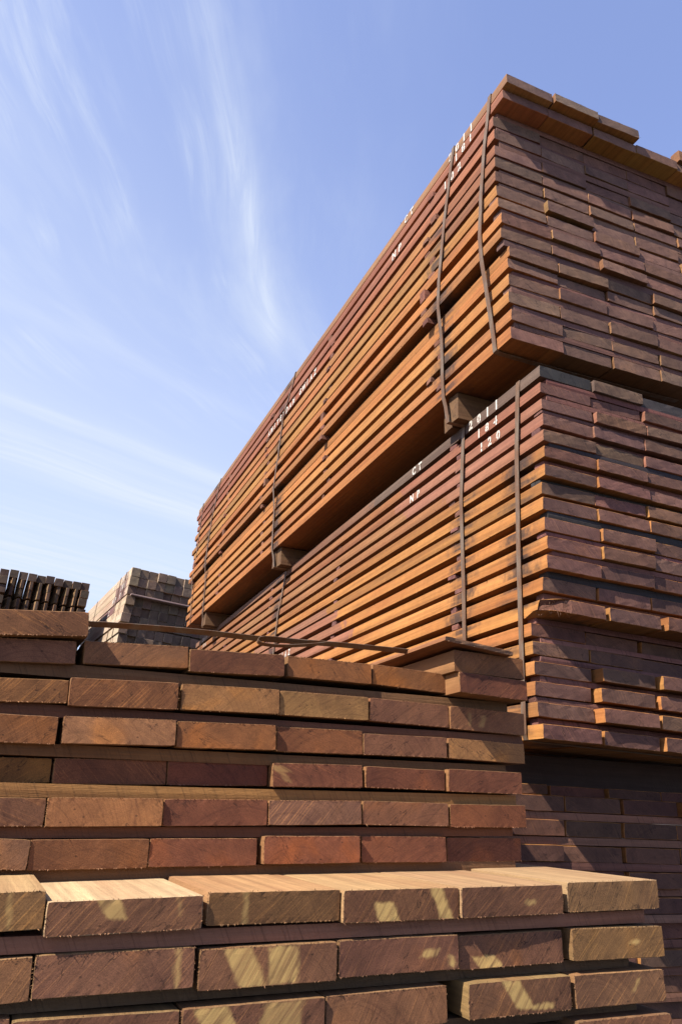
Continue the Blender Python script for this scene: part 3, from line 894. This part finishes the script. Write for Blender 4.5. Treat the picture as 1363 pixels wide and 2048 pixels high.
# ------------------------------------------------------------------ low stack in front, sunlit top
F2_ROWS = [
(1, 0, -0.7152, -0.004, 0.0062, 0.247, 0.0536, -0.0159), (1, 1, -0.4639, -0.01, -0.0008, 0.2433, 0.0496, -0.013), (1, 2, -0.2126, -0.004, 0.0051, 0.2396, 0.0505, 0.0021),
(1, 3, 0.0311, -0.01, 0.0012, 0.2397, 0.0535, 0.0027), (1, 4, 0.2728, -0.012, 0.0016, 0.2392, 0.0531, 0.0005), (1, 5, 0.5261, -0.008, 0.0028, 0.2366, 0.0553, -0.0041),
(2, 0, -0.717, -0.002, -0.0929, 0.2462, 0.0579, -0.035), (2, 1, -0.4693, -0.004, -0.0827, 0.2429, 0.0575, -0.0057), (2, 2, -0.2195, -0.006, -0.0872, 0.2426, 0.0593, -0.0058),
(2, 3, 0.0268, -0.004, -0.0829, 0.2423, 0.0567, -0.0005), (2, 4, 0.2754, 0.004, -0.0865, 0.2377, 0.0567, -0.0056), (2, 5, 0.5299, -0.006, -0.0823, 0.2335, 0.0567, 0.0123),
(3, 0, -0.7385, 0, -0.160, 0.244, 0.0547, -0.005), (3, 1, -0.4912, -0.006, -0.1634, 0.247, 0.0569, 0.0172), (3, 2, -0.2415, -0.006, -0.168, 0.2427, 0.0584, -0.0051),
(3, 3, 0.0065, -0.002, -0.168, 0.2365, 0.0588, -0.0103), (3, 4, 0.2808, -0.012, -0.1624, 0.2341, 0.0577, 0.0031), (3, 5, 0.5242, -0.008, -0.1625, 0.2296, 0.0562, 0.0081),
(4, 0, -0.6711, 0, -0.242, 0.247, 0.0528, 0.0131), (4, 1, -0.4206, 0, -0.244, 0.2063, 0.0519, 0.0231), (4, 2, -0.2115, 0, -0.245, 0.2084, 0.0522, -0.0089),
(4, 3, -0.0015, -0.004, -0.245, 0.2361, 0.0534, -0.0), (4, 4, 0.237, -0.002, -0.243, 0.2820, 0.0576, 0.030), (4, 5, 0.5237, -0.014, -0.2369, 0.2323, 0.0549, 0.0106)]
MA, OC = (0.280, 0.142, 0.090), (0.30, 0.172, 0.082)
F2_COL = {(1, 0): OC, (1, 1): MA, (1, 2): (0.265, 0.145, 0.07), (1, 3): (0.26, 0.13, 0.075), (1, 4): (0.265, 0.135, 0.085), (1, 5): (0.30, 0.18, 0.095),
          (2, 0): (0.28, 0.145, 0.08), (2, 1): (0.26, 0.13, 0.09), (2, 2): MA, (2, 3): (0.25, 0.12, 0.085), (2, 4): (0.25, 0.125, 0.085), (2, 5): (0.29, 0.17, 0.08)}
SCR = {(1, 0): ((0.200, 0.003, 0.05, 0.0, 0.06, .45),), (1, 1): ((0.118, 0.016, 0.55, 0.02, 0.055, .75), (0.205, 0.003, 0.0, 0.02, 0.06, .4)),
       (1, 2): ((0.066, 0.004, 0.0, 0.0, 0.06, .55),), (1, 3): ((0.092, 0.020, 0.35, -0.004, 0.032, .95), (0.212, 0.013, 0.40, -0.002, 0.06, .95)),
       (1, 4): ((0.150, 0.013, -0.4, 0.018, 0.028, .7),),
       (2, 1): ((0.215, 0.0042, 0.0, 0.0, 0.06, .5),), (2, 2): ((0.093, 0.024, 0.5, 0.0, 0.06, .85), (0.145, 0.026, 0.0, 0.002, 0.058, .9)),
       (2, 3): ((0.155, 0.016, -0.9, 0.022, 0.036, .85), (0.228, 0.006, 0.1, 0.004, 0.024, .9)), (2, 4): ((0.072, 0.026, 0.9, 0.0, 0.021, .95),),
       (2, 5): ((0.135, 0.012, -0.8, 0.024, 0.033, .8),), (3, 2): ((0.080, 0.028, 0.6, 0.0, 0.058, .85), (0.160, 0.034, -0.2, 0.0, 0.058, .6)),
       (3, 4): ((0.135, 0.020, 0.75, 0.008, 0.058, .95), (0.165, 0.026, 0.0, 0.006, 0.017, .9)), (3, 5): ((0.13, 0.004, -0.8, 0.02, 0.045, .5),)}
rng = random.Random(61)
for (r, c, x, y, z, wdt, t, tl) in F2_ROWS:
    endc = F2_COL.get((r, c)) or jit(rng, MA, .08, .05)
    endc = (endc[0] * 1.20, endc[1] * 1.02, endc[2] * 0.74)
    extra = ' scraped' if any(s[5] > .7 for s in SCR.get((r, c), ())) else ''
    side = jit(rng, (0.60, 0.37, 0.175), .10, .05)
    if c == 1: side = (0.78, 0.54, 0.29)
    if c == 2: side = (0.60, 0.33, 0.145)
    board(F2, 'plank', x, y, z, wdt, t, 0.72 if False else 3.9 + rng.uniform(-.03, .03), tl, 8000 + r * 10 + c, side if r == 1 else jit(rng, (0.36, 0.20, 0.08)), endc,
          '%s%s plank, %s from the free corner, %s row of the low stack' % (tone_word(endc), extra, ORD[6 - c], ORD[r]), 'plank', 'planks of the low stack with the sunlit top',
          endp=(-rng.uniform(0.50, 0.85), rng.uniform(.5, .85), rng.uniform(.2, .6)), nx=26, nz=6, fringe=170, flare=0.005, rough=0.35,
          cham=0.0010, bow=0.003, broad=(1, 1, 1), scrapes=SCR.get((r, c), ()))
for k, (x0, x1, y, z, h, tn) in enumerate(((-0.72, 0.738, 0.010, -0.0245, 0.0255, (0.46, 0.20, 0.11)), (-0.72, 0.700, 0.030, -0.1075, 0.0215, (0.22, 0.135, 0.065)), (-0.72, 0.71, 0.032, -0.189, 0.022, (0.22, 0.13, 0.06)))):
    batten(F2, x0, x1, y, z, h, 0.06, 8600 + k, tn, '%s batten under the %s row of the low stack' % ('dark red' if k == 0 else 'dull ochre', ORD[k + 1]), 'battens of the low stack', ticks=0.7, fringe=12, rough=0.6)


# ------------------------------------------------------------------ straps round the bundles
def strap(stack, path, label, group):
    ribbon('steel_strap', path, (0, 1, 0), 0.025, 0.0016, stack, label, group)


KS = KB / 0.9637
GA, GB = 'straps round the topmost bundle', 'straps round the middle bundle'
o_ = -0.006
strap(A, [(0.9, 0.07, 1.272), (0.4, 0.065, 1.326), (0.02, 0.066, 1.3265), (-.004, 0.067, 1.324), (o_, 0.075, 1.25), (o_ - .006, 0.112, 1.05), (o_ - .016, 0.132, 0.80), (o_ - .0265, 0.135, 0.58), (o_ - .026, 0.128, 0.46), (o_ - .018, 0.116, 0.33), (o_ - .007, 0.103, 0.16), (o_, 0.096, 0.05), (o_ + .002, 0.094, 0.0), (0.02, 0.094, -0.004), (0.35, 0.085, -0.012), (0.9, 0.08, -0.004)],
      'steel strap beside the plank ends, first around the topmost bundle', GA)
strap(A, [(0.9, 0.39, 1.272), (0.4, 0.386, 1.326), (0.02, 0.386, 1.3265), (-.004, 0.387, 1.324), (o_, 0.40, 1.25), (o_ - .006, 0.465, 0.94), (o_ - .024, 0.49, 0.6), (o_ - .024, 0.498, 0.46), (o_ - .004, 0.503, 0.3), (o_, 0.503, 0.05), (o_ + .002, 0.501, 0.0), (0.004, 0.495, -0.045), (0.010, 0.488, -0.126), (0.04, 0.485, -0.1275), (0.7, 0.485, -0.1275)],
      'second steel strap around the topmost bundle, tucked under the first bearer', GA)
strap(A, [(0.9, 2.70, 1.272), (0.4, 2.70, 1.326), (0.02, 2.70, 1.3265), (-.004, 2.705, 1.324), (o_, 2.74, 1.25), (o_ - .006, 2.909, 1.064), (o_ - .012, 2.945, 0.75), (o_ - .026, 2.957, 0.48), (o_ - .004, 2.965, 0.3), (o_, 2.969, 0.02), (0.004, 2.955, -0.04), (0.012, 2.94, -0.126), (0.04, 2.94, -0.1275), (0.7, 2.94, -0.1275)],
      'steel strap halfway along the topmost bundle, crossing the stencilled city name', GA)
strap(A, [(0.9, 4.95, 1.272), (0.4, 4.95, 1.326), (0.02, 4.95, 1.3265), (-.004, 4.955, 1.324), (o_, 5.0, 1.25), (o_ - .006, 5.16, 0.953), (o_ - .024, 5.16, 0.5), (o_ - .004, 5.15, 0.3), (o_, 5.15, 0.02), (0.008, 5.19, -0.05), (0.012, 5.20, -0.126), (0.04, 5.20, -0.1275), (0.7, 5.2, -0.1275)],
      'fourth steel strap of the topmost bundle, by its far bearer', GA)
strap(A, [(0.9, 5.72, 1.272), (0.4, 5.72, 1.326), (0.02, 5.72, 1.3265), (-.004, 5.725, 1.324), (o_, 5.728, 1.25), (o_ - .012, 5.747, 0.635), (o_ - .024, 5.74, 0.48), (o_, 5.724, 0.03), (o_, 5.722, 0.0), (0.03, 5.722, -0.004), (0.7, 5.72, -0.004)],
      'last steel strap at the far end of the topmost bundle', GA)
strap(B, [tuple(KS * e for e in p) for p in [(0.9, 0.14, 0.962), (0.02, 0.14, 0.9625), (-.003, 0.141, 0.96), (o_, 0.141, 0.93), (o_ - .002, 0.154, 0.66), (o_ - .002, 0.155, 0.255), (o_ - .003, 0.150, -0.03), (o_ - .004, 0.141, -0.40), (o_ + .002, 0.141, -0.419), (0.03, 0.141, -0.4225), (0.8, 0.141, -0.4225)]],
      'first steel strap around the middle bundle, beside the stencilled numbers', GB)
strap(B, [tuple(KS * e for e in p) for p in [(0.9, 0.566, 0.962), (0.02, 0.566, 0.9625), (-.003, 0.566, 0.96), (o_, 0.566, 0.92), (o_ - .002, 0.579, 0.605), (o_ - .003, 0.55, 0.2), (o_ - .003, 0.538, -0.1), (o_ - .003, 0.535, -0.415), (0.03, 0.535, -0.4225), (0.8, 0.535, -0.4225)]],
      'second steel strap around the middle bundle, behind the warped thin board', GB)
strap(B, [tuple(KS * e for e in p) for p in [(0.9, 3.15, 0.962), (0.02, 3.15, 0.9625), (-.003, 3.152, 0.96), (o_, 3.16, 0.90), (o_ - .004, 3.25, 0.64), (o_ - .004, 3.268, 0.38), (o_ - .003, 3.26, -0.41), (0.03, 3.26, -0.4225), (0.8, 3.26, -0.4225)]],
      'third steel strap around the middle bundle, halfway along', GB)
strap(B, [tuple(KS * e for e in p) for p in [(0.9, 6.12, 0.962), (0.02, 6.12, 0.9625), (-.003, 6.122, 0.96), (o_, 6.13, 0.90), (o_ - .004, 6.15, 0.38), (o_ - .003, 6.15, -0.41), (0.03, 6.15, -0.4225), (0.8, 6.15, -0.4225)]],
      'last steel strap at the far end of the middle bundle', GB)

# ------------------------------------------------------------------ far stack of square posts
rng = random.Random(71)
GZ = [-0.12, -0.24, -0.36, -0.50, -0.62, -0.74, -0.885, -1.005, -1.125]
g_first = {}
for r, zb in enumerate(GZ):
    for c in range(10):
        yo = rng.uniform(-.02, .03) + (0.07 if (c > 0 and 3 <= r) else 0) + (0.04 if r == 2 else 0)
        if c == 0 and r in (5, 6): yo -= 0.05
        endc = jit(rng, (0.33, 0.225, 0.15) if r < 2 else (0.25, 0.165, 0.11), .25, .06)
        side = jit(rng, (0.74, 0.56, 0.39), .08, .04)
        kw = {}
        if c == 0 and r in (0, 1, 2): kw = dict(tone2=(0.26, 0.13, 0.12), band=((0.18, 0.95, 0.9) if r else (0.2, 0.6, 0.5)))
        if c == 0 and r == 3: kw = dict(tone2=(0.30, 0.15, 0.15), band=(0.75, 1.9, 0.95))
        o = board(G, 'timber_post', 0.12 * c + 0.003 + rng.uniform(-.002, .002) - (0.02 if (c == 0 and r in (5, 6)) else 0), yo, zb + 0.001, 0.115, 0.117, 3.55, rng.uniform(-.01, .01), 9000 + r * 10 + c, side, endc,
                  '%s square post end, %s from the corner, %s row of the far post stack' % (tone_word(endc), ORD[c + 1], ORD[r + 1]), 'post', 'square posts in the far stack',
                  endp=(0.7, .2, .3), nx=3, nz=3, fringe=0, bow=0.004, step=0.7, **kw)
        if c == 0: g_first[r] = (o, yo)
for r, word, y0, pitch, h in ((0, '2011', .58, .11, .08), (1, '101', .55, .12, .09), (2, '90', .52, .15, .09), (0, 'CT', 1.15, .14, .08), (2, 'NP', 1.0, .16, .09), (3, 'GWIAZ', 1.75, .15, .08)):
    o, yy = g_first[r]
    lettering(o, word, y0 - yy, pitch, h, 0.016, x=-0.004)
batten(G, 0.05, 1.2, -0.06, -0.381, 0.019, 0.13, 9500, (0.62, 0.42, 0.36), 'pale pink batten under the third row of the far post stack', 'battens of the far post stack', ticks=0.1)
batten(G, 0.0, 0.97, 0.12, -0.765, 0.02, 0.08, 9501, (0.3, 0.2, 0.15), 'dull batten under the sixth row of the far post stack', 'battens of the far post stack', ticks=0.1)
batten(G, 0.0, 0.97, 2.9, -0.381, 0.019, 0.1, 9502, (0.3, 0.2, 0.15), 'batten under the third row of the far post stack, rear end', 'battens of the far post stack', ticks=0.1)
for k, y in enumerate((0.34, 0.72, 2.6)):
    pts = [(0.9, y, 0.004), (0.01, y, 0.004), (-0.004, y, 0.0), (-0.006, y, -0.3), (-0.02, y, -0.75), (-0.02, y, -1.12)]
    ribbon('steel_strap', pts, (0, 1, 0), 0.03, 0.002, G, '%s steel strap around the far post stack' % ORD[k + 1], 'straps round the far post stack')

for r in range(4):
    for c in range(2):
        board(G, 'timber_baulk', -0.02 + 0.62 * c, rng.uniform(-.03, .03), -1.135 - 0.545 * (r + 1), 0.60, 0.535, 3.5, 0, 9600 + r * 4 + c, (0.40, 0.27, 0.17), (0.27, 0.18, 0.125),
              'huge squared baulk, %s from the corner, %s layer below the far post stack' % (ORD[c + 1], ORD[r + 1]), 'baulk', 'baulks carrying the far post stack', nx=6, nz=5, fringe=0, step=0.7)
# ------------------------------------------------------------------ far stack of spaced dark posts
rng = random.Random(81)
HX = [-0.12 * k - 0.115 for k in range(10)]
for r in range(9):
    zt = -0.122 * r - (0.025 if r >= 3 else 0) - (0.02 if r >= 5 else 0)
    for c in range(10):
        spaced = r > 0 and 0 < c < 9
        wd = 0.113
        xo = HX[c] + rng.uniform(-.003, .003)
        yo = rng.uniform(-.02, .03) + (0.0 if spaced else -0.08 if r else 0.02)
        z = zt - 0.115 + (rng.uniform(-.004, .012) if r == 0 else rng.uniform(-.002, .002))
        endc = jit(rng, (0.105, 0.064, 0.042), .25, .08)
        side = jit(rng, (0.36, 0.21, 0.10), .25, .06)
        board(H, 'timber_post', xo, yo, z, wd, 0.1185 if spaced else 0.108, 2.6, rng.uniform(-.006, .006), 9700 + r * 20 + c, side, endc,
              '%s spaced post, %s from the outer corner, %s row of the dark far stack' % (tone_word(endc), ORD[c + 1], ORD[r + 1]), 'post', 'spaced posts in the dark far stack',
              endp=(0.7, .2, .3), nx=2, nz=2, fringe=0, bow=0.006, step=0.7, taper=0.20 if spaced else 0.0)
for r in range(4):
    for c in range(2):
        board(H, 'timber_baulk', -1.20 + 0.60 * c, rng.uniform(-.02, .03), -1.16 - 0.535 * (r + 1), 0.59, 0.525, 2.6, 0, 9900 + r * 4 + c, (0.26, 0.155, 0.085), (0.15, 0.092, 0.056),
              'huge squared baulk, %s from the outer end, %s layer below the dark far stack' % (ORD[c + 1], ORD[r + 1]), 'baulk', 'baulks carrying the dark far stack', nx=6, nz=5, fringe=0, step=0.7)
batten(H, -1.25, 0.0, 0.25, -0.389, 0.018, 0.08, 9960, (0.16, 0.10, 0.07), 'dark batten across the dark far stack under its third row', None, ticks=0.1)

bpy.context.view_layer.update()
